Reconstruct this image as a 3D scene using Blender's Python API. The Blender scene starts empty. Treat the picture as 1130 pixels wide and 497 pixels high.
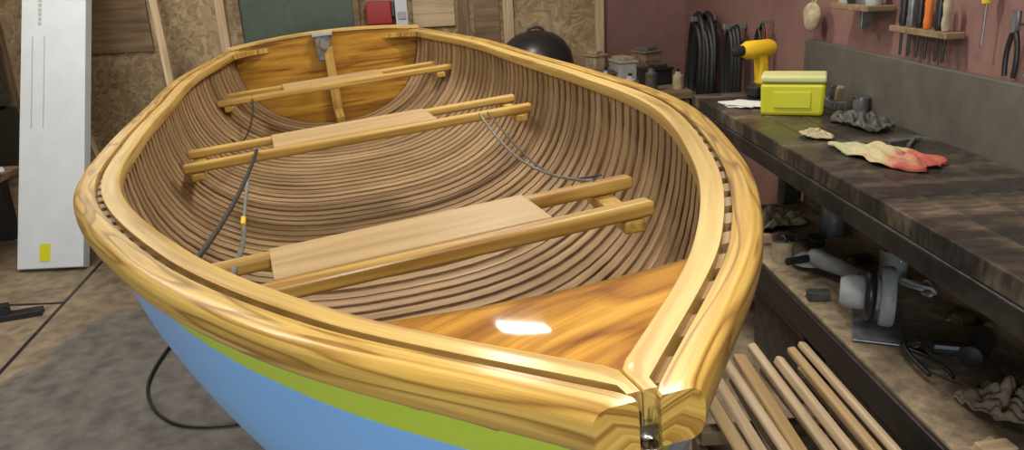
import bpy, bmesh, math, random
import numpy as np
from mathutils import Matrix, Vector
random.seed(7)
scn=bpy.context.scene
scn.view_settings.view_transform='Standard'
COL=scn.collection

# ------------------------------------------------------------------ materials
def newmat(name):
    m=bpy.data.materials.new(name);m.use_nodes=True
    nt=m.node_tree;return m,nt,nt.nodes['Principled BSDF']
def plain(name,c,rough=.5,metal=0,coat=0,noise=0,nscale=30,bump=0):
    m,nt,b=newmat(name)
    b.inputs['Base Color'].default_value=(*c,1);b.inputs['Roughness'].default_value=rough;b.inputs['Metallic'].default_value=metal
    b.inputs['Coat Weight'].default_value=coat
    if noise or bump:
        tc=nt.nodes.new('ShaderNodeTexCoord');n=nt.nodes.new('ShaderNodeTexNoise');n.inputs['Scale'].default_value=nscale;n.inputs['Detail'].default_value=5
        nt.links.new(tc.outputs['Object'],n.inputs['Vector'])
        if noise:
            r=nt.nodes.new('ShaderNodeValToRGB');r.color_ramp.elements[0].position=.35;r.color_ramp.elements[1].position=.65
            r.color_ramp.elements[0].color=(*[x*(1-noise) for x in c],1);r.color_ramp.elements[1].color=(*[min(1,x*(1+noise)) for x in c],1)
            nt.links.new(n.outputs['Fac'],r.inputs[0]);nt.links.new(r.outputs[0],b.inputs['Base Color'])
        if bump:
            bp=nt.nodes.new('ShaderNodeBump');bp.inputs['Strength'].default_value=bump;bp.inputs['Distance'].default_value=.01
            nt.links.new(n.outputs['Fac'],bp.inputs['Height']);nt.links.new(bp.outputs[0],b.inputs['Normal'])
    return m
def wood(name,cols,sc=(1.5,35),rough=.35,coat=.5,coord='UV',rings=0,crough=.12,bump=.15,rsc=(1.6,20),ringdark=(.42,.30,.2),spec=.4,big=0):
    """grain runs along U (or local X)"""
    m,nt,b=newmat(name)
    tc=nt.nodes.new('ShaderNodeTexCoord');oi=nt.nodes.new('ShaderNodeObjectInfo')
    add=nt.nodes.new('ShaderNodeVectorMath');add.operation='ADD'
    mul=nt.nodes.new('ShaderNodeMath');mul.operation='MULTIPLY';mul.inputs[1].default_value=13.7
    nt.links.new(oi.outputs['Random'],mul.inputs[0])
    nt.links.new(tc.outputs[coord],add.inputs[0]);nt.links.new(mul.outputs[0],add.inputs[1])
    mp=nt.nodes.new('ShaderNodeMapping');mp.inputs['Scale'].default_value=(sc[0],sc[1],sc[1]);nt.links.new(add.outputs[0],mp.inputs['Vector'])
    n=nt.nodes.new('ShaderNodeTexNoise');n.inputs['Scale'].default_value=1;n.inputs['Detail'].default_value=6;n.inputs['Roughness'].default_value=.65
    nt.links.new(mp.outputs[0],n.inputs['Vector'])
    r=nt.nodes.new('ShaderNodeValToRGB');el=r.color_ramp.elements
    el[0].position=.34;el[1].position=.66;el[0].color=(*cols[0],1);el[1].color=(*cols[-1],1)
    if len(cols)==3: x=el.new(.5);x.color=(*cols[1],1)
    nt.links.new(n.outputs['Fac'],r.inputs[0]);out=r.outputs[0]
    if rings:
        mp2=nt.nodes.new('ShaderNodeMapping');mp2.inputs['Scale'].default_value=(rsc[0],rsc[1],rsc[1]);nt.links.new(add.outputs[0],mp2.inputs['Vector'])
        n2=nt.nodes.new('ShaderNodeTexNoise');n2.inputs['Scale'].default_value=1;n2.inputs['Detail'].default_value=2
        nt.links.new(mp2.outputs[0],n2.inputs['Vector'])
        m1=nt.nodes.new('ShaderNodeMath');m1.operation='MULTIPLY';m1.inputs[1].default_value=rings;nt.links.new(n2.outputs['Fac'],m1.inputs[0])
        fr=nt.nodes.new('ShaderNodeMath');fr.operation='FRACT';nt.links.new(m1.outputs[0],fr.inputs[0])
        r2=nt.nodes.new('ShaderNodeValToRGB');e2=r2.color_ramp.elements
        e2[0].position=0;e2[0].color=(*ringdark,1);e2[1].position=.35;e2[1].color=(1,1,1,1);x=e2.new(.85);x.color=(1,1,1,1);x=e2.new(1.0);x.color=(*ringdark,1)
        nt.links.new(fr.outputs[0],r2.inputs[0])
        mx=nt.nodes.new('ShaderNodeMix');mx.data_type='RGBA';mx.blend_type='MULTIPLY';mx.inputs[0].default_value=.85
        nt.links.new(out,mx.inputs[6]);nt.links.new(r2.outputs[0],mx.inputs[7]);out=mx.outputs[2]
    if big:
        nb=nt.nodes.new('ShaderNodeTexNoise');nb.inputs['Scale'].default_value=2.5;nb.inputs['Detail'].default_value=3
        tb_=nt.nodes.new('ShaderNodeTexCoord');nt.links.new(tb_.outputs['Object'],nb.inputs['Vector'])
        mr=nt.nodes.new('ShaderNodeMapRange');mr.inputs[1].default_value=.3;mr.inputs[2].default_value=.7;mr.inputs[3].default_value=1-big;mr.inputs[4].default_value=1+big;nt.links.new(nb.outputs['Fac'],mr.inputs[0])
        vm=nt.nodes.new('ShaderNodeVectorMath');vm.operation='SCALE';nt.links.new(out,vm.inputs[0]);nt.links.new(mr.outputs[0],vm.inputs['Scale']);out=vm.outputs[0]
    nt.links.new(out,b.inputs['Base Color'])
    b.inputs['Roughness'].default_value=rough;b.inputs['Coat Weight'].default_value=coat;b.inputs['Coat Roughness'].default_value=crough
    b.inputs['Specular IOR Level'].default_value=spec
    if bump:
        bp=nt.nodes.new('ShaderNodeBump');bp.inputs['Strength'].default_value=bump;bp.inputs['Distance'].default_value=.002
        nt.links.new(n.outputs['Fac'],bp.inputs['Height']);nt.links.new(bp.outputs[0],b.inputs['Normal'])
    return m
def osb(name,a,bcol,c3):
    m,nt,b=newmat(name)
    tc=nt.nodes.new('ShaderNodeTexCoord')
    n0=nt.nodes.new('ShaderNodeTexNoise');n0.inputs['Scale'].default_value=6
    mx=nt.nodes.new('ShaderNodeVectorMath');mx.operation='MULTIPLY_ADD';mx.inputs[1].default_value=(.25,.25,.25)
    nt.links.new(tc.outputs['Object'],n0.inputs['Vector']);nt.links.new(n0.outputs['Color'],mx.inputs[0]);nt.links.new(tc.outputs['Object'],mx.inputs[2])
    v=nt.nodes.new('ShaderNodeTexVoronoi');v.inputs['Scale'].default_value=36;nt.links.new(mx.outputs[0],v.inputs['Vector'])
    sp=nt.nodes.new('ShaderNodeSeparateColor');nt.links.new(v.outputs['Color'],sp.inputs[0])
    r=nt.nodes.new('ShaderNodeValToRGB');el=r.color_ramp.elements
    el[0].position=0;el[0].color=(*a,1);el[1].position=1;el[1].color=(*c3,1);x=el.new(.5);x.color=(*bcol,1)
    nt.links.new(sp.outputs[0],r.inputs[0])
    n1=nt.nodes.new('ShaderNodeTexNoise');n1.inputs['Scale'].default_value=2.2;n1.inputs['Detail'].default_value=6;nt.links.new(tc.outputs['Object'],n1.inputs['Vector'])
    r1=nt.nodes.new('ShaderNodeValToRGB');r1.color_ramp.elements[0].position=.35;r1.color_ramp.elements[0].color=(.62,.57,.52,1);r1.color_ramp.elements[1].position=.65;r1.color_ramp.elements[1].color=(1.08,1.08,1.08,1)
    nt.links.new(n1.outputs['Fac'],r1.inputs[0])
    m2=nt.nodes.new('ShaderNodeMix');m2.data_type='RGBA';m2.blend_type='MULTIPLY';m2.inputs[0].default_value=1
    nt.links.new(r.outputs[0],m2.inputs[6]);nt.links.new(r1.outputs[0],m2.inputs[7]);nt.links.new(m2.outputs[2],b.inputs['Base Color'])
    b.inputs['Roughness'].default_value=.75
    return m
def patchy(name,cA,cB,scale,lo,hi,rough=(.3,.7),fine=.25,stretch=(1,1,1),detail=8,spot=None):
    m,nt,b=newmat(name);tc=nt.nodes.new('ShaderNodeTexCoord')
    mp=nt.nodes.new('ShaderNodeMapping');mp.inputs['Scale'].default_value=stretch;nt.links.new(tc.outputs['Object'],mp.inputs['Vector'])
    n=nt.nodes.new('ShaderNodeTexNoise');n.inputs['Scale'].default_value=scale;n.inputs['Detail'].default_value=detail;n.inputs['Roughness'].default_value=.6
    nt.links.new(mp.outputs[0],n.inputs['Vector'])
    r=nt.nodes.new('ShaderNodeValToRGB');r.color_ramp.elements[0].position=lo;r.color_ramp.elements[1].position=hi
    r.color_ramp.elements[0].color=(*cA,1);r.color_ramp.elements[1].color=(*cB,1);nt.links.new(n.outputs['Fac'],r.inputs[0])
    out=r.outputs[0]
    if spot:   # worn paint area on the floor: centre, radii, colour
        (cx,cy_,rx,ry,colr)=spot
        mp2=nt.nodes.new('ShaderNodeMapping');mp2.vector_type='POINT';mp2.inputs['Location'].default_value=(-cx/rx,-cy_/ry,0);mp2.inputs['Scale'].default_value=(1/rx,1/ry,0)
        nt.links.new(tc.outputs['Object'],mp2.inputs['Vector'])
        ln=nt.nodes.new('ShaderNodeVectorMath');ln.operation='LENGTH';nt.links.new(mp2.outputs[0],ln.inputs[0])
        n5=nt.nodes.new('ShaderNodeTexNoise');n5.inputs['Scale'].default_value=2.6;n5.inputs['Detail'].default_value=9;n5.inputs['Roughness'].default_value=.65;nt.links.new(tc.outputs['Object'],n5.inputs['Vector'])
        ma=nt.nodes.new('ShaderNodeMath');ma.operation='MULTIPLY_ADD';ma.inputs[1].default_value=.8;nt.links.new(n5.outputs['Fac'],ma.inputs[0]);nt.links.new(ln.outputs['Value'],ma.inputs[2])
        rr=nt.nodes.new('ShaderNodeMapRange');rr.inputs[1].default_value=1.36;rr.inputs[2].default_value=1.46;rr.inputs[3].default_value=1;rr.inputs[4].default_value=0;nt.links.new(ma.outputs[0],rr.inputs[0])
        mx=nt.nodes.new('ShaderNodeMix');mx.data_type='RGBA';nt.links.new(rr.outputs[0],mx.inputs[0]);nt.links.new(out,mx.inputs[6]);mx.inputs[7].default_value=(*colr,1);out=mx.outputs[2]
    n2=nt.nodes.new('ShaderNodeTexNoise');n2.inputs['Scale'].default_value=scale*9;n2.inputs['Detail'].default_value=6;nt.links.new(mp.outputs[0],n2.inputs['Vector'])
    mr=nt.nodes.new('ShaderNodeMapRange');mr.inputs[1].default_value=.3;mr.inputs[2].default_value=.7;mr.inputs[3].default_value=1-fine;mr.inputs[4].default_value=1+fine;nt.links.new(n2.outputs['Fac'],mr.inputs[0])
    vm=nt.nodes.new('ShaderNodeVectorMath');vm.operation='SCALE';nt.links.new(out,vm.inputs[0]);nt.links.new(mr.outputs[0],vm.inputs['Scale'])
    nt.links.new(vm.outputs[0],b.inputs['Base Color'])
    m3=nt.nodes.new('ShaderNodeMapRange');m3.inputs[1].default_value=lo;m3.inputs[2].default_value=hi;m3.inputs[3].default_value=rough[0];m3.inputs[4].default_value=rough[1]
    nt.links.new(n.outputs['Fac'],m3.inputs[0]);nt.links.new(m3.outputs[0],b.inputs['Roughness'])
    return m

M={}
M['outwale']=wood('varnished_oak',[(.33,.19,.035),(.48,.30,.065),(.58,.40,.11)],(2.2,100),.45,.3,rings=8,crough=.18,spec=.3,ringdark=(.40,.28,.17))
M['inwale']=wood('varnished_ash',[(.42,.27,.07),(.53,.36,.11),(.60,.43,.16)],(2.0,80),.45,.3,rings=3,crough=.18,ringdark=(.68,.56,.42),spec=.3)
M['rib']=wood('rib_wood',[(.17,.105,.055),(.29,.19,.10),(.40,.275,.155)],(1.3,28),.5,.1,crough=.3,spec=.3,big=.22)
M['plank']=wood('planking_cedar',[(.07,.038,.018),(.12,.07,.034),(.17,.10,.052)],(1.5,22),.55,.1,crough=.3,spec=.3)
M['seat']=wood('seat_maple',[(.36,.24,.11),(.43,.29,.14),(.49,.34,.165)],(2,30),.5,.1,coord='Object',crough=.3,spec=.3)
M['rail']=wood('thwart_rail_ash',[(.36,.205,.045),(.48,.30,.075),(.55,.37,.11)],(2.5,60),.45,.3,coord='Object',crough=.2,rings=3,rsc=(1.2,12),ringdark=(.65,.5,.35),spec=.3)
M['deck']=wood('varnished_mahogany_deck',[(.24,.095,.008),(.41,.19,.018),(.55,.29,.04)],(3.0,45),.6,.9,rings=5,crough=.05,rsc=(1.5,6),ringdark=(.5,.36,.26),spec=.12,bump=.05)
M['transom']=wood('varnished_mahogany_transom',[(.26,.11,.010),(.40,.20,.022),(.52,.28,.04)],(2.2,26),.5,.5,rings=3,crough=.1,spec=.2)
M['pine']=wood('rough_pine',[(.36,.26,.15),(.50,.37,.23),(.60,.47,.31)],(2,35),.7,0,coord='Object')
M['dpine']=wood('old_timber',[(.12,.08,.045),(.20,.135,.075),(.28,.195,.11)],(2,30),.75,0,coord='Object')
M['osb']=osb('osb_board',(.25,.175,.095),(.35,.26,.145),(.45,.35,.21))
M['pink']=patchy('dusty_rose_paint',(.17,.085,.074),(.24,.13,.11),2.0,.3,.7,(.7,.85),.06)
M['floor']=patchy('worn_floor',(.14,.105,.066),(.29,.225,.15),1.6,.38,.62,(.6,.85),.35,spot=(0.05,1.1,.85,1.5,(.145,.132,.118)))
M['bench']=patchy('workbench_top',(.026,.023,.021),(.21,.155,.10),2.4,.47,.76,(.30,.6),.5,(2.4,.9,1))
M['benchfront']=patchy('black_bench_edge',(.014,.012,.011),(.04,.033,.028),4,.4,.7,(.35,.6),.3)
M['panel']=patchy('grey_backboard',(.070,.063,.052),(.105,.095,.076),2.5,.3,.7,(.5,.7),.1)
M['shelf']=patchy('dusty_shelf',(.15,.112,.072),(.34,.26,.17),4,.35,.65,(.8,.9),.35)
M['black']=plain('black_rubber',(.012,.012,.013),.45)
M['blackp']=plain('black_plastic',(.02,.02,.022),.35)
M['grey']=plain('grey_metal',(.22,.23,.24),.4,.6,noise=.2)
M['lgrey']=plain('light_grey_plastic',(.36,.37,.36),.45,noise=.1)
M['steel']=plain('bright_steel',(.6,.6,.62),.22,1)
M['white']=plain('white_foam',(.56,.60,.64),.7,noise=.03,nscale=8)
M['paper']=plain('paper',(.62,.62,.60),.7)
M['lime']=plain('lime_plastic',(.60,.60,.02),.4)
M['limew']=plain('pale_lid',(.58,.60,.27),.45)
M['yellow']=plain('yellow_plastic',(.75,.48,.02),.4)
M['orange']=plain('orange_rubber',(.6,.16,.02),.5)
M['red']=plain('red_paint',(.32,.02,.02),.45)
M['green']=patchy('dark_green_board',(.04,.065,.045),(.065,.095,.065),3,.3,.7,(.35,.5),.1)
M['beige']=plain('beige_cloth',(.38,.31,.20),.9,noise=.2,bump=.4)
M['grclu']=plain('dark_clutter',(.06,.055,.05),.6,noise=.4)
m,nt,b=newmat('stained_rag_cloth')
tc=nt.nodes.new('ShaderNodeTexCoord');n=nt.nodes.new('ShaderNodeTexNoise');n.inputs['Scale'].default_value=14;n.inputs['Detail'].default_value=4;nt.links.new(tc.outputs['Object'],n.inputs['Vector'])
sx=nt.nodes.new('ShaderNodeSeparateXYZ');nt.links.new(tc.outputs['Object'],sx.inputs[0])
ma=nt.nodes.new('ShaderNodeMath');ma.operation='MULTIPLY_ADD';ma.inputs[1].default_value=-2.4;nt.links.new(sx.outputs['Y'],ma.inputs[0]);nt.links.new(n.outputs['Fac'],ma.inputs[2])
r=nt.nodes.new('ShaderNodeValToRGB');e=r.color_ramp.elements;e[0].position=.15;e[0].color=(.34,.36,.20,1);e[1].position=.95;e[1].color=(.34,.06,.05,1);x=e.new(.42);x.color=(.46,.40,.24,1);x=e.new(.56);x.color=(.44,.30,.16,1);x=e.new(.72);x.color=(.40,.10,.075,1)
nt.links.new(ma.outputs[0],r.inputs[0]);nt.links.new(r.outputs[0],b.inputs['Base Color']);b.inputs['Roughness'].default_value=.9;M['cloth']=m
m,nt,b=newmat('lamp_tube');b.inputs['Emission Color'].default_value=(1,.95,.86,1);b.inputs['Emission Strength'].default_value=7;M['emit']=m
m,nt,b=newmat('added_window_glow');b.inputs['Emission Color'].default_value=(.85,.92,1,1);b.inputs['Emission Strength'].default_value=2.0;M['fillglow']=m  # glow for the pane of the added window
m,nt,b=newmat('hull_paint')
uv=nt.nodes.new('ShaderNodeUVMap');sx=nt.nodes.new('ShaderNodeSeparateXYZ');nt.links.new(uv.outputs[0],sx.inputs[0])
lt=nt.nodes.new('ShaderNodeMath');lt.operation='LESS_THAN';lt.inputs[1].default_value=.090;nt.links.new(sx.outputs['Y'],lt.inputs[0])
mx=nt.nodes.new('ShaderNodeMix');mx.data_type='RGBA';mx.inputs[6].default_value=(.19,.43,.80,1);mx.inputs[7].default_value=(.42,.55,.05,1)
nt.links.new(lt.outputs[0],mx.inputs[0]);nt.links.new(mx.outputs[2],b.inputs['Base Color']);b.inputs['Roughness'].default_value=.4;b.inputs['Coat Weight'].default_value=.2
M['hull']=m

# ------------------------------------------------------------------ mesh helpers
def link(ob,parent=None,mat=None):
    COL.objects.link(ob)
    if parent: ob.parent=parent
    if mat is not None:
        for x in (mat if isinstance(mat,(list,tuple)) else [mat]): ob.data.materials.append(M[x])
    return ob
def empty(name,loc=(0,0,0),rot=(0,0,0)):
    o=bpy.data.objects.new(name,None);o.location=loc;o.rotation_euler=rot;o.empty_display_size=.1;COL.objects.link(o);return o
def mesh(name,V,Fc,mat,parent=None,uvs=None,smooth=True,loc=None,rot=None,sharp=None):
    me=bpy.data.meshes.new(name);me.from_pydata([tuple(v) for v in V],[],Fc);
    if uvs is not None:
        l=me.uv_layers.new(name='UVMap')
        for p in me.polygons:
            for li,vi in zip(p.loop_indices,p.vertices): l.data[li].uv=uvs[vi]
    if smooth:
        for p in me.polygons: p.use_smooth=True
    me.update()
    if sharp: me.set_sharp_from_angle(angle=math.radians(sharp))
    o=bpy.data.objects.new(name,me)
    if loc: o.location=loc
    if rot: o.rotation_euler=rot
    return link(o,parent,mat)
def box(name,c,d,mat,parent=None,rot=(0,0,0),bev=.003,seg=2,taper=None):
    bm=bmesh.new();bmesh.ops.create_cube(bm,size=1)
    for v in bm.verts:
        if taper and v.co.z>0: v.co.x*=taper;v.co.y*=taper
        v.co.x*=d[0];v.co.y*=d[1];v.co.z*=d[2]
    if bev: bmesh.ops.bevel(bm,geom=bm.edges[:],offset=min(bev,min(d)*.45),segments=seg,affect='EDGES',profile=.5)
    me=bpy.data.meshes.new(name);bm.to_mesh(me);bm.free();o=bpy.data.objects.new(name,me);o.location=c;o.rotation_euler=rot
    return link(o,parent,mat)
def stick(name,p,q,w,h,mat,parent=None,bev=.004,seg=2,roll=0):
    p=Vector(p);q=Vector(q);d=q-p
    o=box(name,(0,0,0),(d.length,w,h),mat,parent,bev=bev,seg=seg)
    x=d.normalized();up=Vector((0,0,1)) if abs(x.z)<.9 else Vector((0,1,0))
    y=up.cross(x).normalized();z=x.cross(y)
    R=Matrix((x,y,z)).transposed()
    o.rotation_euler=(R@Matrix.Rotation(roll,3,'X')).to_euler();o.location=(p+q)/2
    return o
def tube(name,pts,r,mat,parent=None,cyc=False,smooth=True):
    cu=bpy.data.curves.new(name,'CURVE');cu.dimensions='3D';cu.bevel_depth=r;cu.bevel_resolution=3;cu.resolution_u=6
    sp=cu.splines.new('NURBS' if smooth else 'POLY');sp.points.add(len(pts)-1)
    for i,p in enumerate(pts): sp.points[i].co=(*p,1)
    if smooth: sp.order_u=min(4,len(pts));sp.use_endpoint_u=not cyc
    sp.use_cyclic_u=cyc;cu.use_fill_caps=True
    o=bpy.data.objects.new(name,cu);COL.objects.link(o);o.data.materials.append(M[mat])
    dg=bpy.context.evaluated_depsgraph_get();me=bpy.data.meshes.new_from_object(o.evaluated_get(dg));bpy.data.objects.remove(o)
    for p in me.polygons:p.use_smooth=True
    ob=bpy.data.objects.new(name,me);COL.objects.link(ob)
    if not me.materials: me.materials.append(M[mat])
    if parent: ob.parent=parent
    return ob
def lathe(name,prof,mat,parent=None,loc=(0,0,0),rot=(0,0,0),n=24,sc=(1,1,1)):
    V=[];Fc=[]
    for r,z in prof:
        for k in range(n):
            a=2*math.pi*k/n;V.append((r*math.cos(a)*sc[0],r*math.sin(a)*sc[1],z*sc[2]))
    for i in range(len(prof)-1):
        for k in range(n): Fc.append((i*n+k,i*n+(k+1)%n,(i+1)*n+(k+1)%n,(i+1)*n+k))
    Fc.append(tuple(reversed(range(n))));Fc.append(tuple((len(prof)-1)*n+k for k in range(n)))
    return mesh(name,V,Fc,mat,parent,loc=loc,rot=rot,sharp=40)
def blob(name,loc,sc,mat,parent=None,seed=0,amp=.25,rot=(0,0,0),flat=True):
    bm=bmesh.new();bmesh.ops.create_icosphere(bm,subdivisions=4,radius=1);rng=random.Random(seed)
    ph=[(rng.uniform(2,6),rng.uniform(2,6),rng.uniform(2,6),rng.uniform(0,6)) for _ in range(5)]
    for v in bm.verts:
        s=sum(math.sin(a*v.co.x+b_*v.co.y+c*v.co.z+d) for a,b_,c,d in ph)/5
        v.co*=1+amp*s
        if flat and v.co.z<-.25: v.co.z=-.25
        v.co.x*=sc[0];v.co.y*=sc[1];v.co.z*=sc[2]
    me=bpy.data.meshes.new(name);bm.to_mesh(me);bm.free()
    for p in me.polygons:p.use_smooth=True
    o=bpy.data.objects.new(name,me);o.location=loc;o.rotation_euler=rot;return link(o,parent,mat)

# ------------------------------------------------------------------ camera
TH=math.radians(12.5)
pitch,yaw,roll,H=.316,.26,-.051,1.542
cp,sp_=math.cos(pitch),math.sin(pitch);cy,sy=math.cos(yaw),math.sin(yaw)
Fv=Vector((sy*cp,cy*cp,-sp_));Rv=Vector((cy,-sy,0));Uv=Rv.cross(Fv)
R2=Rv*math.cos(roll)+Uv*math.sin(roll);U2=-Rv*math.sin(roll)+Uv*math.cos(roll)
mat3=Matrix((R2,U2,-Fv)).transposed()
cam=bpy.data.cameras.new('camera');co=bpy.data.objects.new('camera',cam);COL.objects.link(co)
co.matrix_world=Matrix.Translation((0,0,H))@Matrix.Rotation(TH,4,'Z')@mat3.to_4x4()
cam.sensor_width=36;cam.lens=883/1130*36;cam.clip_start=.02;scn.camera=co

# ------------------------------------------------------------------ room shell
box('floor',(-1.2,1.6,-.05),(5.8,8.4,.1),'floor',bev=0)
box('ceiling',(-1.2,1.6,2.75),(5.8,8.4,.1),'white',bev=0)
def walljoin(name,parts,mats):
    V=[];Fc=[];mi=[]
    for (x0,x1,y0,y1,z0,z1,k) in parts:
        b0=len(V);V+=[(x0,y0,z0),(x1,y0,z0),(x1,y1,z0),(x0,y1,z0),(x0,y0,z1),(x1,y0,z1),(x1,y1,z1),(x0,y1,z1)]
        for f in((0,3,2,1),(4,5,6,7),(0,1,5,4),(1,2,6,5),(2,3,7,6),(3,0,4,7)): Fc.append(tuple(b0+i for i in f));mi.append(k)
    o=mesh(name,V,Fc,mats,smooth=False)
    for p,k in zip(o.data.polygons,mi):p.material_index=k
    return o
walljoin('wall_back',[(-4.1,.92,5.6,5.7,0,2.7,0),(.92,1.6,5.6,5.7,0,2.7,1)],['osb','pink'])
walljoin('wall_right',[(1.5,1.6,-2.6,5.6,0,2.7,0)],['pink'])
walljoin('wall_left',[(-4.1,-4.0,-2.6,5.6,0,2.7,0)],['osb'])
walljoin('wall_front',[(-4.0,1.5,-2.6,-2.5,0,2.7,0)],['osb'])
wn=empty('added_fill_window',(-1.3,-2.47,1.35))  # unseen window added behind the camera to brighten the hull sides
box('glow_pane',(0,0,0),(2.0,.02,1.3),'fillglow',wn,bev=0)
for n_,c,d in(('frame_top',(0,.01,.68),(2.14,.06,.07)),('frame_bottom',(0,.01,-.68),(2.14,.06,.07)),('frame_left',(-1.03,.01,0),(.07,.06,1.3)),('frame_right',(1.03,.01,0),(.07,.06,1.3)),('mullion',(0,.02,0),(.04,.04,1.3))): box(n_,c,d,'pine',wn)
l=bpy.data.lights.new('added_fill_light','AREA');l.shape='RECTANGLE';l.size=1.9;l.size_y=1.2;l.energy=60;l.color=(.84,.92,1)  # cool fill light for the hull, set in the added window
o=bpy.data.objects.new('added_fill_light',l);o.parent=wn;o.location=(0,.06,0);o.rotation_euler=(math.radians(90),0,0);COL.objects.link(o)
for i,(a,w) in enumerate([(-3.1,.09),(-1.62,.06),(-.42,.05),(-.02,.07),(.28,.07),(.9,.06)]):
    stick('trim_%d'%(i+1),(a,5.575,0),(a,5.575,2.68),w,.045,'dpine' if i in(0,3) else 'pine')
for i,(a0,a1,z0,z1,mt) in enumerate([(-.36,-.08,1.16,1.8,'pine'),(.05,.22,.6,2.3,'dpine'),(-2.5,-2.1,1.1,1.9,'dpine')]):
    box('plywood_sheet' if i==0 else 'plywood_sheet.%03d'%i,((a0+a1)/2,5.585,(z0+z1)/2),(a1-a0,.02,z1-z0),mt)
gb=empty('green_chalkboard',(-1.12,5.57,1.45))
box('board_face',(0,0,0),(.74,.03,.70),'green',gb)
for n_,c,d in(('frame_top',(0,-.01,.37),(.82,.04,.04)),('frame_bottom',(0,-.01,-.37),(.82,.04,.04)),('frame_left',(-.39,-.01,0),(.04,.04,.74)),('frame_right',(.39,-.01,0),(.04,.04,.74))): box(n_,c,d,'dpine',gb)
rb=empty('red_switch_box',(-.58,5.56,1.27));box('case',(0,0,0),(.17,.07,.15),'red',rb,bev=.01);box('lever',(.095,-.02,.02),(.02,.03,.09),'blackp',rb)
wp=empty('white_wall_panel',(-.43,5.53,1.35));box('panel_face',(0,0,0),(.08,.03,.38),'white',wp);box('panel_vent',(0,-.02,-.1),(.05,.01,.05),'lgrey',wp)
for i,(p,q) in enumerate([((-1.96,2.2,.0),(-2.26,4.9,.0)),((-3.9,4.0,0),(-2.15,3.9,0))]):
    stick('trim_%d'%(10+i),p,q,.016,.008,'black',bev=0)

# ------------------------------------------------------------------ BOAT
boat=bpy.data.objects.new('wooden_rowboat',None);COL.objects.link(boat)
HEEL=-.052;L=4.18
boat.matrix_world=Matrix.Rotation(TH,4,'Z')@Matrix.Translation((.228,.483,1.15))@Matrix.Rotation(HEEL,4,'Y')
kn=np.array([0,.07,.16,.3,.45,.62,.8,1.0]);kw=np.array([.052,.285,.485,.678,.735,.735,.71,.55])
def W(s):
    n=len(kn);m_=np.zeros(n);m_[1:-1]=(kw[2:]-kw[:-2])/(kn[2:]-kn[:-2]);m_[0]=(kw[1]-kw[0])/(kn[1]-kn[0]);m_[-1]=(kw[-1]-kw[-2])/(kn[-1]-kn[-2])
    if s<0: return kw[0]+s*m_[0]
    s=min(s,1);i=int(np.clip(np.searchsorted(kn,s,side='right')-1,0,n-2));h=kn[i+1]-kn[i];t=(s-kn[i])/h
    return float((2*t**3-3*t**2+1)*kw[i]+(t**3-2*t**2+t)*h*m_[i]+(-2*t**3+3*t**2)*kw[i+1]+(t**3-t**2)*h*m_[i+1])
def Z(s): return (.064*((.55-s)/.55)**2 if s<.55 else .038*((s-.55)/.45)**2)-.017*(s-.5)
def Dp(s): return .50-.05*s**2-.10*max(0,1-s/.12)**2
def sec(s,ph,off,side):
    hw=max(W(s)-off,.003);d=Dp(s)-(off-.047)
    q=max(0,min(1,s/.35));n=1.45+1.15*q*(2-q)
    if s>.75: n-=.35*((s-.75)/.25)
    x=hw*math.cos(ph)**(2/n) if ph<math.pi/2-1e-6 else 0
    z=-d*math.sin(ph)**(2/n)
    y=L*s+.16*max(0,1-s/.2)**2*(-z/.5)**1.5
    return (side*x,y,Z(s)+z-.004)
SS=[i/90 for i in range(91)];SS=sorted(set([s**1.35 for s in SS]))
PH=[math.pi/2*(k/18) for k in range(19)]
def shell(name,off,mat,flip):
    V=[];uv=[];Fc=[];full=[(-1,p) for p in PH]+[(1,p) for p in reversed(PH[:-1])];n=len(full)
    for s in SS:
        acc=0;prev=None
        for sd,p in full:
            P=sec(s,p,off,sd);V.append(P);acc+= 0 if prev is None else math.dist(P,prev);prev=P
            uv.append((L*s,Z(s)-P[2]) if mat=='hull' else (L*s,acc))
    for i in range(len(SS)-1):
        for k in range(n-1):
            f=(i*n+k,i*n+k+1,(i+1)*n+k+1,(i+1)*n+k);Fc.append(tuple(reversed(f)) if flip else f)
    return mesh(name,V,Fc,mat,boat,uvs=uv)
shell('hull_outside',.047,'hull',False)
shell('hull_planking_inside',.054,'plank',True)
V=[];uv=[];Fc=[];NR=66
PR=[math.pi/2*(k/14) for k in range(15)];full=[(-1,p) for p in PR]+[(1,p) for p in reversed(PR[:-1])]
rr_=random.Random(11)
for r_ in range(NR):
    s0=.035+(.985-.035)*r_/(NR-1)+rr_.uniform(-.0012,.0012);hwid=rr_.uniform(.0190,.0222)/L;acc=0;prev=None;base=len(V)
    for sd,p in full:
        c_=sec(s0,p,.058,sd)
        if prev: acc+=math.dist(c_,prev)
        prev=c_
        for ds,off in((-hwid,.053),(-hwid,.0600),(-hwid*.8,.0612),(hwid*.8,.0612),(hwid,.0600),(hwid,.053)):
            V.append(sec(s0+ds,p,off,sd));uv.append((acc+r_*3.3,(ds/hwid)*.02+r_*.37))
    for k in range(len(full)-1):
        for j in range(5):
            a=base+k*6+j;Fc.append((a,a+6,a+7,a+1))
mesh('steam_bent_ribs',V,Fc,'rib',boat,uvs=uv,sharp=25)
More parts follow.
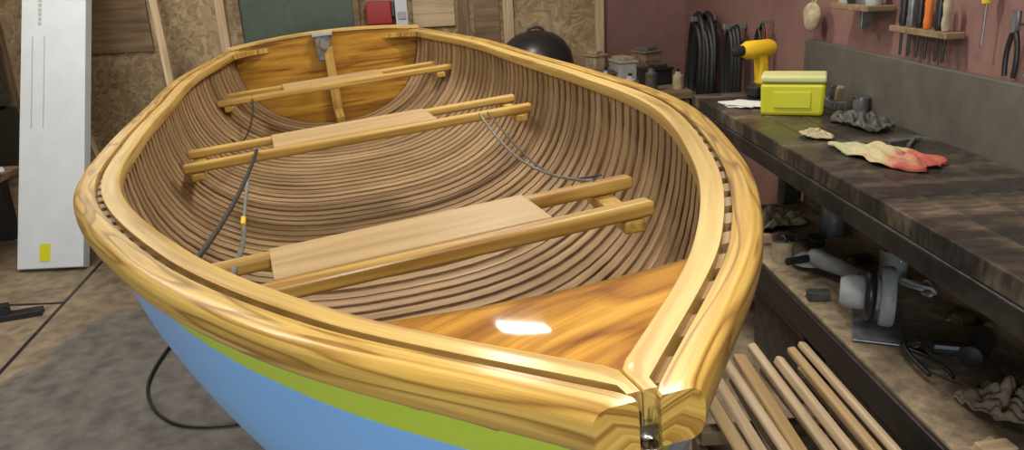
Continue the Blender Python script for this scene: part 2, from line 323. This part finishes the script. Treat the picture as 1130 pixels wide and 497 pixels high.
def rail(name,side,o0,o1,top,h,mat,prof,s0=0,s1=1.0,clampx=.004,mn=.004):
    V=[];uv=[];Fc=[];n=len(prof);acc=0;S=[s0+(s1-s0)*(i/140)**1.3 for i in range(141)]
    cum=[0]
    for j in range(1,n): cum.append(cum[-1]+math.dist((prof[j][0]*abs(o1-o0),prof[j][1]*h),(prof[j-1][0]*abs(o1-o0),prof[j-1][1]*h)))
    for i,s in enumerate(S):
        w=W(s);a=max(w-o0,clampx+mn);b_=max(w-o1,clampx)
        for j,(u,z) in enumerate(prof):
            x=a+(b_-a)*u;P=(side*x,L*s,Z(max(s,0))+top-h*z);V.append(P)
            uv.append((L*s+side*7,cum[j]+side*.8))
    for i in range(len(S)-1):
        for k in range(n):
            f=(i*n+k,i*n+(k+1)%n,(i+1)*n+(k+1)%n,(i+1)*n+k);Fc.append(f if side>0 else tuple(reversed(f)))
    Fc.append(tuple(range(n)));Fc.append(tuple(len(S)*n-n+k for k in reversed(range(n))))
    return mesh(name,V,Fc,mat,boat,uvs=uv,sharp=38)
pout=[(1,.04),(.96,0),(.6,0),(.36,.0),(.22,.03),(.11,.09),(.03,.2),(0,.34),(0,.62),(.03,.78),(.12,.92),(.3,1),(1,1)]
pin=[(0,0),(.5,0),(.9,0),(.97,.04),(1,.12),(1,.85),(.92,1),(0,1)]
for sd,nm in((-1,'port'),(1,'starboard')):
    rail('outwale_'+nm,sd,0,.044,.012,.044,'outwale',pout,s0=-.002,clampx=.009,mn=.02)
    rail('inwale_'+nm,sd,.0555,.092,.012,.032,'inwale',pin,s0=.001,clampx=.0006,mn=.012)
V=[];Fc=[];uv=[]
for sd in(-1,1):
    for r_ in range(60):
        s=.012+.973*r_/59;ds=.017/L;b0=len(V)
        for (q,o_,z) in [(-ds,.043,.0),(ds,.043,.0),(ds,.057,.0),(-ds,.057,.0),(-ds,.043,-.05),(ds,.043,-.05),(ds,.057,-.05),(-ds,.057,-.05)]:
            V.append((sd*max(W(s+q)-o_,.001),L*(s+q),Z(s)+z-.001));uv.append((L*(s+q),o_))
        for f in((0,3,2,1),(4,5,6,7),(0,1,5,4),(1,2,6,5),(2,3,7,6),(3,0,4,7)): Fc.append(tuple(b0+i for i in f))
mesh('rail_spacer_blocks',V,Fc,'rib',boat,uvs=uv,smooth=False)
V=[];uv=[];nx=16;ny=16
for i in range(ny+1):
    for k in range(nx+1):
        t=-1+2*k/nx;yr=.30-.035*(1-t*t);y=.03+(yr-.03)*i/ny;hw=max(W(y/L)-.083,.004)
        P=(t*hw,y,Z(y/L)-.006+.006*(1-t*t)*min(1,hw/.1));V.append(P)
        uv.append((.9*P[0]+.43*P[1]+1,.9*P[1]-.43*P[0]))
Fc=[(i*(nx+1)+k,i*(nx+1)+k+1,(i+1)*(nx+1)+k+1,(i+1)*(nx+1)+k) for i in range(ny) for k in range(nx)]
fd=mesh('fore_deck',V,Fc,'deck',boat,uvs=uv);md=fd.modifiers.new('s','SOLIDIFY');md.thickness=.014;md.offset=-1
V=[]
for k in range(12):
    z=-.46*k/11-.022;yy=.16*(-z/.5)**1.5
    V+=[(-.010,yy+.004,z+Z(0)+.008),(.010,yy+.004,z+Z(0)+.008),(.010,yy+.05,z+Z(0)+.008),(-.010,yy+.05,z+Z(0)+.008)]
Fc=[(0,1,2,3)]
for k in range(11):
    for j in range(4): Fc.append((k*4+j,k*4+4+j,k*4+4+(j+1)%4,k*4+(j+1)%4))
mesh('stem_post',V,Fc,'rib',boat,uvs=[(v[2],v[1]) for v in V],smooth=False)
lathe('stem_bolt',[(.0001,.010),(.005,.010),(.006,.007),(.006,0),(.003,-.001),(.003,-.02)],'steel',boat,loc=(0,.012,Z(0)-.008),n=12)
tube('bow_eye',[(-.006,.006,.038),(-.007,-.010,.040),(0,-.016,.041),(.007,-.010,.040),(.006,.006,.038)],.003,'steel',boat)
lathe('bow_nut',[(.0001,0),(.0075,0),(.0075,.005),(.0001,.005)],'steel',boat,loc=(0,.002,.052),rot=(math.pi/2,0,0),n=6)
V=[];uv=[];pts=[]
for sd,p in [(-1,p) for p in PH]+[(1,p) for p in reversed(PH[:-1])]:
    pts.append(sec(1.0,p,.05,sd))
arch=[(x,L,Z(1)+.01+.035*(1-(x/.5)**2)) for x in np.linspace(.48,-.48,15)]
ring=pts+arch;n=len(ring)
for dy in(-.012,.016):
    for P in ring: V.append((P[0],P[1]+dy,P[2]));uv.append((P[0],P[2]))
Fc=[tuple(range(n)),tuple(reversed(range(n,2*n)))]+[(i,n+i,n+(i+1)%n,(i+1)%n) for i in range(n)]
mesh('transom',V,Fc,'transom',boat,uvs=uv,smooth=False)
tp=[(x,Z(1)+.018+.035*(1-(x/.52)**2)) for x in np.linspace(-.52,.52,25)]
V=[];uv=[]
for (x,z) in tp:
    for dy,dz in((-.026,0),(-.026,.012),(-.022,.016),(.02,.016),(.026,.012),(.026,0)): V.append((x,L+dy,z+dz-.006));uv.append((x,dy+dz))
Fc=[(i*6+k,(i+1)*6+k,(i+1)*6+(k+1)%6,i*6+(k+1)%6) for i in range(24) for k in range(6)]+[tuple(range(6)),tuple(144+k for k in reversed(range(6)))]
mesh('transom_cap',V,Fc,'inwale',boat,uvs=uv,smooth=False)
stick('stern_post',(0,L-.04,.0),(0,L-.06,-.43),.05,.05,'rail',boat)
stick('stern_knee',(0,L-.06,-.36),(0,L-.5,-.445),.045,.05,'rail',boat)
for sd in(-1,1):
    V=[];a=W(1)-.09
    pl=[(sd*a,L-.015),(sd*(a-.15),L-.015),(sd*(a-.05),L-.06),(sd*(W(.95)-.1),L-.19)]
    for z in(0,-.025): V+=[(x,y,Z(.99)+.006+z) for x,y in pl]
    Fc=[(0,1,2,3),(7,6,5,4)]+[(i,(i+1)%4,4+(i+1)%4,4+i) for i in range(4)]
    mesh('quarter_knee_%d'%(sd+2),V,Fc,'outwale',boat,uvs=[(v[0],v[1]) for v in V],smooth=False)
box('motor_bracket_plate',(-.02,L-.05,.0),(.08,.02,.13),'grey',boat);box('motor_bracket_top',(-.02,L-.03,.075),(.11,.09,.02),'lgrey',boat)
box('motor_bracket_clamp',(-.02,L-.08,.02),(.03,.05,.06),'grey',boat);lathe('clamp_screw',[(.0001,0),(.008,0),(.008,.06),(.022,.06),(.022,.07),(.0001,.07)],'steel',boat,loc=(-.02,L-.1,.03),rot=(math.pi/2,0,0),n=14)
def thwart(idx,y,z,fl,fr,rl,rr,pl,pr,dep,rw=.042,ky=.04,kz=.02):
    def p(x,yy,zz): return (x,yy+ky*x,zz+kz*x)
    stick('thwart_%d_front_rail'%idx,p(fl,y+rw/2,z),p(fr,y+rw/2,z),rw,.032,'rail',boat,bev=.010,seg=4)
    stick('thwart_%d_rear_rail'%idx,p(rl,y+dep,z),p(rr,y+dep,z),rw*.9,.03,'rail',boat,bev=.010,seg=4)
    yc=y+rw+(dep-rw*.6)/2-.002;stick('thwart_%d_seat'%idx,p(pl,yc,z+.009),p(pr,yc,z+.009),dep-rw*.5,.018,'seat',boat,bev=.003)
    for q,(xf,xr) in enumerate(((fl,rl),(fr,rr))):
        sd=-1 if q==0 else 1;x=sd*(min(abs(xf),abs(xr))-.045)
        stick('thwart_%d_cleat_%d'%(idx,q+1),p(x,y-.0,z-.03),p(x*1.03,y+dep+.05,z-.03),.045,.028,'rail',boat,bev=.006)
thwart(1,.875,-.112,-.455,.43,-.535,.465,-.31,.22,.20,ky=.055)
thwart(2,2.27,-.155,-.61,.605,-.62,.61,-.32,.25,.26)
thwart(3,3.62,-.145,-.59,.60,-.58,.57,-.27,.23,.24)
tube('cord_black',[(-.37,2.27,-.14),(-.39,1.9,-.15),(-.42,1.5,-.14),(-.45,1.09,-.10)],.006,'black',boat)
tube('strap_grey',[(-.40,1.60,-.20),(-.385,1.35,-.17),(-.38,1.1,-.12),(-.38,.92,-.10),(-.38,.885,-.11)],.006,'grey',boat)
tube('strap_grey_loop',[(-.395,2.0,-.17),(-.405,1.8,-.20),(-.40,1.6,-.20)],.005,'grey',boat)
box('strap_label',(-.40,1.62,-.19),(.012,.05,.010),'yellow',boat,rot=(.1,0,0))
tube('cord_purple',[(-.42,3.62,-.135),(-.42,3.58,-.2),(-.44,3.2,-.25),(-.46,2.8,-.22),(-.46,2.52,-.14)],.004,'black',boat)
tube('cord_right_1',[(.40,2.27,-.13),(.40,2.2,-.15),(.395,1.9,-.20),(.39,1.5,-.18),(.38,1.10,-.09)],.004,'grey',boat)
tube('cord_right_2',[(.43,2.27,-.13),(.435,2.15,-.16),(.43,1.8,-.21),(.42,1.45,-.19),(.40,1.11,-.08)],.003,'grclu',boat)

for i,yb in enumerate((1.35,3.2)):
    st=bpy.data.objects.new('sawhorse' if i==0 else 'sawhorse.001',None);COL.objects.link(st)
    st.matrix_world=Matrix.Rotation(TH,4,'Z')@Matrix.Translation((.25,.483+yb,0))
    stick('beam',(-.28,0,.585),(.28,0,.585),.09,.09,'pine',st)
    for x in(-.24,.24):
        for y in(-1,1): stick('leg_%d_%d'%(x>0,y>0),(x,y*.03,.56),(x*1.15,y*.22,.0),.04,.08,'pine',st)
        stick('brace_%d'%(x>0),(x*1.06,-.12,.27),(x*1.06,.12,.27),.02,.06,'pine',st)

# ------------------------------------------------------------------ WORKBENCH
wb=empty('workbench',(1.20,1.6,0))
def L_(a,b,z): return (a-1.20,b-1.6,z)
for i in range(4):
    a0=.975+i*.119;stick('top_plank_%d'%(i+1),L_(a0+.059,-.6,.925),L_(a0+.059,3.5,.925),.1185,.05,'bench',wb)
stick('front_fascia',L_(.983,-.6,.872),L_(.983,3.5,.872),.03,.055,'benchfront',wb)
stick('backboard',L_(1.465,-.6,1.05),L_(1.465,3.46,1.05),.025,.24,'panel',wb)
for b_ in(-.5,.9,3.4):
    for a_ in(1.03,1.4): stick('leg_%d_%d'%(int(b_*10),int(a_*10)),L_(a_,b_,0),L_(a_,b_,.90),.08,.08,'benchfront',wb)
stick('lower_shelf',L_(1.25,-.55,.44),L_(1.25,3.4,.44),.44,.03,'shelf',wb)
stick('shelf_lip',L_(1.03,-.55,.40),L_(1.03,3.4,.40),.03,.09,'benchfront',wb)
stick('shelf_back',L_(1.475,-.55,.66),L_(1.475,3.4,.66),.02,.44,'dpine',wb)

TZ=.951
lb=empty('lime_toolbox',(1.21,2.96,TZ),(0,0,math.radians(-24)))
box('body',(0,0,.06),(.22,.14,.12),'lime',lb,bev=.012,taper=1.04);box('lid',(0,0,.135),(.232,.15,.026),'limew',lb,bev=.008)
box('front_panel',(0,-.0735,.06),(.13,.004,.06),'lime',lb)
dr=empty('yellow_cordless_drill',(1.20,3.34,TZ),(0,0,math.radians(200)))
lathe('motor_body',[(.0001,-.08),(.03,-.08),(.038,-.06),(.038,.05),(.026,.075),(.0001,.075)],'yellow',dr,loc=(0,0,.20),rot=(0,math.pi/2,0))
lathe('chuck',[(.0001,.0),(.022,0),(.022,.03),(.01,.055),(.0001,.055)],'blackp',dr,loc=(.075,0,.20),rot=(0,math.pi/2,0))
stick('grip',(-.02,0,.19),(-.035,0,.05),.045,.055,'yellow',dr,bev=.012);box('battery',(-.03,0,.025),(.11,.07,.05),'blackp',dr,bev=.01)
ex=empty('coiled_orange_cord',(1.44,3.95,1.06))
for i in range(4):
    tube('loop_%d'%i,[(.015*math.sin(i*2),.05*math.cos(a)+.01*i,.15*math.sin(a)-.012*i) for a in np.linspace(0,5.6,9)],.007,'orange' if i%2 else 'blackp',ex,cyc=True)
box('cord_hook',(.02,.01,.15),(.06,.015,.015),'grey',ex)
pp=empty('paper_sheets',(1.08,3.20,TZ))
for i in range(4): box('sheet_%d'%i,(.01*i,-.015*i,.002+.0025*i),(.12,.15,.002),'paper',pp,rot=(0,0,.3*i),bev=0)
def cloth(name,loc,sx,sy_,hgt,mat,seed,parent=None,rz=0):
    rng=random.Random(seed);n=40;V=[];ph=[(rng.uniform(-14,14),rng.uniform(-14,14),rng.uniform(0,6)) for _ in range(7)]
    for i in range(n+1):
        for k in range(n+1):
            u=-1+2*i/n;v=-1+2*k/n;r=math.sqrt(u*u+v*v)
            e=1+.15*math.sin(3*math.atan2(v,u)+seed)+.06*math.sin(8*math.atan2(v,u))
            z=sum(abs(math.sin(a*u*.6+b_*v*.6+c)) for a,b_,c in ph)/7
            q=min(1,1/max(1e-6,r)) if r>1 else 1
            V.append((u*sx*e*q,v*sy_*e*q,max(.002,hgt*(z-.25)*max(0,1.15-r*.75))))
    Fc=[(i*(n+1)+k,(i+1)*(n+1)+k,(i+1)*(n+1)+k+1,i*(n+1)+k+1) for i in range(n) for k in range(n)]
    o=mesh(name,V,Fc,mat,parent,loc=loc,rot=(0,0,rz));md=o.modifiers.new('s','SOLIDIFY');md.thickness=.003;md.offset=1;return o
cloth('stained_rag',(1.19,2.20,TZ),.085,.18,.06,'cloth',3,rz=.35)
cloth('dark_glove_rag',(1.34,2.66,TZ),.07,.13,.10,'grclu',8,rz=.2)
cloth('grey_rag',(1.12,2.53,TZ+.003),.04,.07,.04,'beige',5,rz=.1)
cl=empty('hand_plane',(1.395,3.05,TZ),(0,0,1.55))
box('sole',(0,0,.015),(.2,.055,.03),'grey',cl);stick('blade',(-.01,0,.03),(-.05,0,.09),.04,.012,'steel',cl);lathe('knob',[(.0001,0),(.01,0),(.008,.02),(.015,.035),(.0001,.045)],'dpine',cl,loc=(.07,0,.03),n=14);stick('tote',(-.07,0,.03),(-.09,0,.09),.02,.03,'dpine',cl,bev=.008)
ms=empty('bench_pliers',(1.36,2.38,TZ),(0,0,.6))
for s_ in(-1,1): tube('arm_%d'%s_,[(-.08,s_*.03,.008),(-.03,s_*.018,.008),(0,0,.008),(.04,-s_*.006,.008)],.006,'grey',ms)
for i,(a,b,r_,h) in enumerate([(1.40,3.28,.03,.09),(1.42,2.85,.028,.06)]):
    e=empty('small_tin' if i==0 else 'small_tin.%03d'%i,(a,b,TZ));lathe('can',[(.0001,0),(r_,0),(r_,h),(r_*.9,h+.003),(.0001,h+.003)],'grey',e,n=20);lathe('rim',[(r_*.9,h),(r_*1.04,h),(r_*1.04,h+.006),(r_*.9,h+.006)],'steel',e,n=20)

# ------------------------------------------------------------------ wall tools
def hang_pliers(b,z,i,hc='red',l=.13):
    e=empty('pliers' if i==0 else 'pliers.%03d'%i,(1.47,b,z))
    for s_ in(-1,1):
        tube('handle_%d'%s_,[(0,0,0),(0,s_*.02,-l*.25),(0,s_*.028,-l*.6),(0,s_*.018,-l)],.007,hc,e)
        tube('jaw_%d'%s_,[(0,0,0),(0,s_*.01,l*.15),(0,s_*.004,l*.35)],.008,'grey',e)
    lathe('pivot',[(.0001,-.008),(.012,-.008),(.012,.008),(.0001,.008)],'grey',e,rot=(0,math.pi/2,0),n=12)
    lathe('wall_peg',[(.0001,0),(.004,0),(.004,.028),(.0001,.028)],'steel',e,loc=(0,0,.01),rot=(0,math.pi/2,0),n=8)
def hang_driver(b,z,i,hc,a=1.465):
    e=empty('screwdriver' if i==0 else 'screwdriver.%03d'%i,(a,b,z))
    lathe('handle',[(.0001,.09),(.012,.088),(.015,.07),(.011,.045),(.015,.02),(.012,0),(.0001,0)],hc,e,n=14)
    lathe('shank',[(.0001,0),(.004,0),(.004,-.11),(.006,-.12),(.0001,-.125)],'steel',e,n=8)
for i,(b,z,h) in enumerate([(2.13,1.31,'blackp'),(1.90,1.31,'blackp')]): hang_pliers(b,z,i,h)
for i,(b,z,h) in enumerate([(2.26,1.37,'yellow'),(2.06,1.31,'blackp'),(2.02,1.31,'blackp'),(1.98,1.31,'blackp')]): hang_driver(b,z,i,h)
rk=empty('tool_rack',(1.46,2.55,1.27));box('strip',(0,0,0),(.06,.34,.02),'dpine',rk)
for i,(dy,h) in enumerate([(-.13,'beige'),(-.09,'blackp'),(-.03,'orange'),(.02,'blackp'),(.07,'grey'),(.12,'blackp')]):
    lathe('tool_handle_%d'%i,[(.0001,.10),(.011,.098),(.014,.08),(.011,.05),(.014,.02),(.010,0),(.0001,0)],h,rk,loc=(-.01,dy,.012),n=14)
    lathe('tool_shank_%d'%i,[(.0001,-.012),(.005,-.012),(.005,-.08),(.0001,-.085)],'blackp',rk,loc=(-.01,dy,0),n=8)
jr=empty('jar_shelf',(1.44,2.95,1.33));box('board',(0,0,0),(.10,.30,.02),'dpine',jr)
for i in range(4): lathe('jar_%d'%i,[(.0001,0),(.026,0),(.028,.01),(.028,.06),(.022,.07),(.022,.085),(.0001,.085)],['lgrey','grey','blackp','lgrey'][i],jr,loc=(-.005,-.1+.07*i,.01),n=18)
box('bracket',(.02,0,-.04),(.04,.02,.07),'grey',jr)
bg=empty('hanging_cloth_bag',(1.44,3.37,1.27));blob('bag',(0,0,0),(.03,.06,.06),'beige',bg,4,.15,flat=False);tube('loop',[(0,-.02,.05),(.02,0,.1),(0,.02,.05)],.004,'beige',bg)
hs=empty('coiled_black_hose',(1.42,4.88,.90))
for i in range(9):
    w=.19+.03*math.sin(i*1.7);h=.30+.02*math.cos(i*2.3);dx=-.012*(i%4)
    dy=.03*(i-4)*.7
    tube('coil_%d'%i,[(dx+.008*math.sin(3*a),dy+w*math.cos(a)*(1 if math.sin(a)<0 else .8),h*math.sin(a)-.02*(i%3)) for a in np.linspace(0,2*math.pi,13)[:-1]],.017,'black',hs,cyc=True)
stick('hook',(.075,0,.27),(-.08,0,.27),.03,.03,'grey',hs)
hs2=empty('coiled_black_hose.001',(1.43,4.35,.90))
for i in range(5):
    tube('coil_%d'%i,[(-.012*(i%3),.02*(i-2)+.08*math.cos(a),(.28-.01*i)*math.sin(a)) for a in np.linspace(0,2*math.pi,11)[:-1]],.013,'black',hs2,cyc=True)
stick('hook',(.065,0,.26),(-.06,0,.26),.03,.03,'grey',hs2)

ct=empty('corner_table',(.98,4.95,0))
box('table_top',(0,0,.78),(.56,.9,.04),'dpine',ct)
for x in(-.24,.24):
    for y in(-.4,.4): box('leg_%d_%d'%(x>0,y>0),(x,y,.38),(.05,.05,.76),'dpine',ct)
CZ=.801
for i,(a,b,w,d,h,mt) in enumerate([(.80,4.85,.14,.12,.09,'grclu'),(.98,5.15,.12,.2,.12,'lgrey'),(1.12,4.85,.16,.14,.10,'blackp'),(1.15,5.25,.13,.15,.16,'dpine'),(.82,5.28,.1,.1,.15,'beige')]):
    e=empty('parts_bin' if i==0 else 'parts_bin.%03d'%i,(a,b,CZ),(0,0,.15*i))
    box('tray',(0,0,h/2),(w,d,h),mt,e,bev=.01);box('rim',(0,0,h-.005),(w+.015,d+.015,.012),mt,e);box('load',(0,0,h+.012),(w*.7,d*.7,.02),['grey','beige','grclu'][i%3],e,rot=(0,0,.2))
for i,(a,b,r,h,mt) in enumerate([(.78,4.62,.035,.13,'grey'),(.92,4.62,.035,.09,'lgrey'),(1.2,4.62,.03,.10,'beige'),(1.04,4.60,.035,.13,'grclu')]):
    e=empty('spray_can' if i==0 else 'spray_can.%03d'%i,(a,b,CZ));lathe('body',[(.0001,0),(r,0),(r,h*.75),(r*.6,h*.85),(r*.5,h),(.0001,h)],mt,e,n=20);lathe('cap',[(.0001,h),(r*.35,h),(r*.35,h*1.15),(.0001,h*1.15)],'blackp',e,n=14)
kg=empty('kettle_grill',(.42,5.1,0.0))
lathe('bowl',[(.03,.68),(.12,.70),(.19,.76),(.225,.84),(.23,.91),(.0001,.91)],'blackp',kg,n=36)
lathe('lid',[(.235,.92),(.235,.94),(.22,1.01),(.18,1.07),(.12,1.115),(.05,1.135),(.0001,1.14)],'blackp',kg,n=36)
tube('lid_handle',[(-.05,0,1.13),(-.045,0,1.165),(.045,0,1.165),(.05,0,1.13)],.009,'blackp',kg)
for k in range(3):
    a=k*2.094+.4;stick('leg_%d'%k,(.14*math.cos(a),.14*math.sin(a),.74),(.27*math.cos(a),.27*math.sin(a),0),.018,.018,'grey',kg)
# ------------------------------------------------------------------ left side props
fb=empty('white_foam_board',(-2.45,4.42,.0));fb.rotation_euler=(math.radians(-24),0,math.radians(-3))
box('slab',(0,0,1.21),(.38,.07,2.40),'white',fb,bev=.004)
for i in range(10): box('print_mark_%d'%i,(-.08,-.0365,1.45+.028*i),(.018,.002,.018),'lgrey',fb,bev=0)
box('print_frame_a',(-.12,-.0365,1.1),(.004,.002,.55),'lgrey',fb,bev=0);box('print_frame_b',(-.05,-.0365,1.1),(.004,.002,.55),'lgrey',fb,bev=0)
box('lime_sticker',(-.03,-.0365,.10),(.06,.003,.10),'lime',fb,bev=0)
stick('leaning_batten',(-1.86,5.2,0),(-2.05,5.53,2.1),.05,.03,'pine')
stick('leaning_batten.001',(-2.20,4.95,.0),(-2.82,5.52,1.5),.03,.02,'pine')
cb=empty('cardboard_box',(-1.35,5.2,0));box('carton',(0,0,.25),(.45,.35,.5),'osb',cb);box('flap_left',(-.25,0,.53),(.16,.34,.006),'osb',cb,rot=(0,.5,0));box('flap_right',(.25,0,.53),(.16,.34,.006),'osb',cb,rot=(0,-.5,0))
tb=empty('side_table',(-3.05,4.60,0));box('table_top',(0,0,.50),(.6,.6,.04),'dpine',tb)
for x in(-.26,.26):
    for y in(-.26,.26): box('leg_%d_%d'%(x>0,y>0),(x,y,.24),(.06,.06,.48),'dpine',tb)
cloth('white_dust_sheet',(-3.0,4.58,.521),.26,.26,.30,'white',2)
cs=empty('crate_stack',(-3.3,5.25,0));box('crate_low',(0,0,.4),(.6,.4,.8),'blackp',cs);box('crate_high',(.02,0,1.05),(.5,.38,.45),'grclu',cs);box('lid',(.02,0,1.29),(.54,.42,.03),'black',cs)
fs=empty('floor_bracket',(-2.3,3.75,0),(0,0,.3));box('plate',(0,0,.015),(.22,.07,.03),'black',fs);box('upright',(-.05,0,.05),(.04,.05,.06),'black',fs)
tube('floor_cable',[(-1.40,3.3,.010),(-1.40,3.05,.010),(-1.36,2.85,.010),(-1.20,2.62,.010),(-1.02,2.55,.010),(-.8,2.6,.010),(-.5,2.8,.010)],.006,'black')

# ------------------------------------------------------------------ under bench
SZ=.456
cs_=empty('circular_saw',(1.17,2.13,SZ),(0,0,math.radians(65)))
box('base_plate',(0,0,.006),(.28,.14,.006),'grey',cs_)
lathe('blade_guard',[(.0001,-.02),(.085,-.02),(.09,-.012),(.09,.012),(.085,.02),(.0001,.02)],'lgrey',cs_,loc=(0,-.02,.095),rot=(math.pi/2,0,0),n=30)
lathe('motor',[(.0001,0),(.05,0),(.052,.02),(.05,.09),(.04,.11),(.0001,.11)],'lgrey',cs_,loc=(0,.0,.10),rot=(-math.pi/2,0,0),n=24)
tube('handle',[(-.03,.03,.15),(-.06,.03,.20),(-.12,.03,.19),(-.14,.03,.12),(-.10,.03,.07)],.016,'blackp',cs_)
ag=empty('angle_grinder',(1.20,2.50,SZ),(0,0,math.radians(110)))
lathe('body',[(.0001,-.12),(.022,-.12),(.026,-.05),(.03,.02),(.034,.08),(.028,.1),(.0001,.1)],'lgrey',ag,loc=(0,0,.05),rot=(0,math.pi/2,0))
lathe('disc_guard',[(.0001,0),(.055,0),(.055,.012),(.03,.03),(.0001,.03)],'lgrey',ag,loc=(.12,0,.02),n=26);tube('side_handle',[(.09,.03,.05),(.09,.12,.055)],.014,'blackp',ag)
gd=empty('power_drill',(1.32,1.88,SZ),(0,0,.8))
lathe('motor_body',[(.0001,-.09),(.03,-.085),(.036,-.05),(.036,.05),(.022,.09),(.0001,.09)],'blackp',gd,loc=(0,0,.045),rot=(0,math.pi/2,0));stick('grip',(-.05,0,.05),(-.07,.10,.04),.04,.035,'blackp',gd,bev=.012);lathe('chuck',[(.0001,0),(.018,0),(.016,.04),(.0001,.045)],'steel',gd,loc=(.09,0,.045),rot=(0,math.pi/2,0),n=16)
for i,(a,b) in enumerate([(1.26,2.80),(1.40,2.32),(1.15,1.85)]):
    rng=random.Random(20+i)
    e=empty('tangled_lead' if i==0 else 'tangled_lead.%03d'%i,(a,b,SZ))
    tube('lead',[(rng.uniform(-.05,.05),rng.uniform(-.10,.10),.01+rng.uniform(0,.05)) for _ in range(14)],.006,'black' if i!=1 else 'lgrey',e)
cloth('brown_rag',(1.24,1.64,SZ),.09,.09,.12,'shelf',12)
cloth('brown_rag.001',(1.22,3.15,SZ),.12,.14,.12,'beige',15)
bs=empty('wire_basket',(1.36,1.42,SZ))
for k in range(4):
    z=.01+.04*k;w=.06+.005*k;tube('ring_%d'%k,[(-w,-w*1.4,z),(w,-w*1.4,z),(w,w*1.4,z),(-w,w*1.4,z)],.0025,'white',bs,cyc=True,smooth=False)
for k in range(10):
    a=2*math.pi*k/10;tube('rib_%d'%k,[(.055*math.cos(a),.08*math.sin(a),0.005),(.07*math.cos(a),.10*math.sin(a),.14)],.002,'white',bs,smooth=False)
for i,(x,y) in enumerate([(1.10,2.90),(1.08,2.34),(1.42,2.10),(1.10,1.46),(1.36,2.62),(1.12,1.25)]):
    rng=random.Random(50+i)
    e=empty('wood_offcut' if i==0 else 'wood_offcut.%03d'%i,(x,y,SZ),(0,0,rng.uniform(-.3,.3)))
    box('block',(0,0,.015),(rng.uniform(.06,.08),.04,.03),['pine','grclu','dpine'][i%3],e);box('sliver',(.0,.04,.006),(.08,.012,.008),'pine',e,rot=(0,0,.4))
for i,(a,b,r_,h,mt) in enumerate([(1.40,2.95,.05,.12,'grey'),(1.40,2.48,.045,.10,'lgrey'),(1.41,1.72,.045,.12,'grclu'),(1.10,2.70,.04,.08,'beige')]):
    e=empty('paint_tin' if i==0 else 'paint_tin.%03d'%i,(a,b,SZ));lathe('can',[(.0001,0),(r_,0),(r_,h),(r_*.9,h+.003),(.0001,h+.003)],mt,e,n=24);lathe('rim',[(r_*.9,h),(r_*1.04,h),(r_*1.04,h+.008),(r_*.9,h+.008)],'steel',e,n=24)
    tube('bail',[(0,-r_,h*.7),(0,-r_*.7,h+.03),(0,r_*.7,h+.03),(0,r_,h*.7)],.002,'steel',e)
for i,(a,b) in enumerate([(1.27,1.3),(1.27,2.0),(1.27,2.7)]):
    e=empty('storage_crate' if i==0 else 'storage_crate.%03d'%i,(a,b,0));box('body',(0,0,.13),(.34,.5,.26),'grclu',e,bev=.01,taper=1.03);box('rim',(0,0,.265),(.37,.53,.02),'blackp',e)
# loose lumber in a low crate between the boat and the bench
lp=empty('lumber_stack',(.72,1.4,0))
for i in range(11):
    rng=random.Random(i+5);x=-.165+.032*i;ln=rng.uniform(.9,1.2);zz=.43+.030*(i%3)
    stick('board_%d'%i,(x,.58-.12*rng.random(),zz+.03),(x+.05+.04*rng.uniform(-1,1),.52-ln,zz-.06),rng.choice((.024,.030,.036)),rng.choice((.020,.026)),'pine' if i%4 else 'seat',lp,roll=rng.uniform(-.35,.35),bev=.007,seg=3)
lc=empty('lumber_crate',(.72,1.4,0))
box('crate_side_left',(-.19,0,.18),(.02,.8,.34),'dpine',lc);box('crate_side_right',(.19,0,.18),(.02,.8,.34),'dpine',lc)
box('crate_end_far',(0,.39,.18),(.36,.02,.34),'dpine',lc);box('crate_end_near',(0,-.39,.18),(.36,.02,.34),'dpine',lc);box('crate_base',(0,0,.015),(.38,.8,.02),'dpine',lc)
stick('crossbar_far',(-.2,.33,.385),(.2,.33,.385),.04,.04,'dpine',lc);stick('crossbar_near',(-.2,-.33,.355),(.2,-.33,.355),.04,.03,'dpine',lc)

# ------------------------------------------------------------------ lights
def lamp(name,a,b,length,power,rz=0,z=2.55):
    e=empty(name,(a,b,z),(0,0,rz))
    box('housing',(0,0,.05),(length,.14,.05),'white',e);
    for y in(-.035,.035): lathe('tube_%d'%(y>0),[(.0001,-length*.48),(.014,-length*.48),(.014,length*.48),(.0001,length*.48)],'emit',e,loc=(0,y,.01),rot=(0,math.pi/2,0),n=12)
    for x in(-1,1): box('hanger_%d'%x,(x*length*.35,0,.115),(.012,.012,.09),'grey',e,bev=0)
    l=bpy.data.lights.new(name+'_light','AREA');l.shape='RECTANGLE';l.size=length;l.size_y=.14;l.energy=power;l.color=(1,.93,.82)
    o=bpy.data.objects.new(name+'_light',l);o.parent=e;o.location=(0,0,-.02);COL.objects.link(o)
lamp('fluorescent_lamp',-.05,3.9,.3,23)
lamp('fluorescent_lamp.001',.5,2.6,.4,26)
lamp('fluorescent_lamp.002',-1.9,2.2,1.2,32,.2)
lamp('fluorescent_lamp.003',.2,.2,1.2,36,1.57)
lamp('fluorescent_lamp.004',-2.2,4.3,1.2,22)
w=bpy.data.worlds.new('world');scn.world=w;w.use_nodes=True;w.node_tree.nodes['Background'].inputs[0].default_value=(.9,.93,1,1);w.node_tree.nodes['Background'].inputs[1].default_value=.3
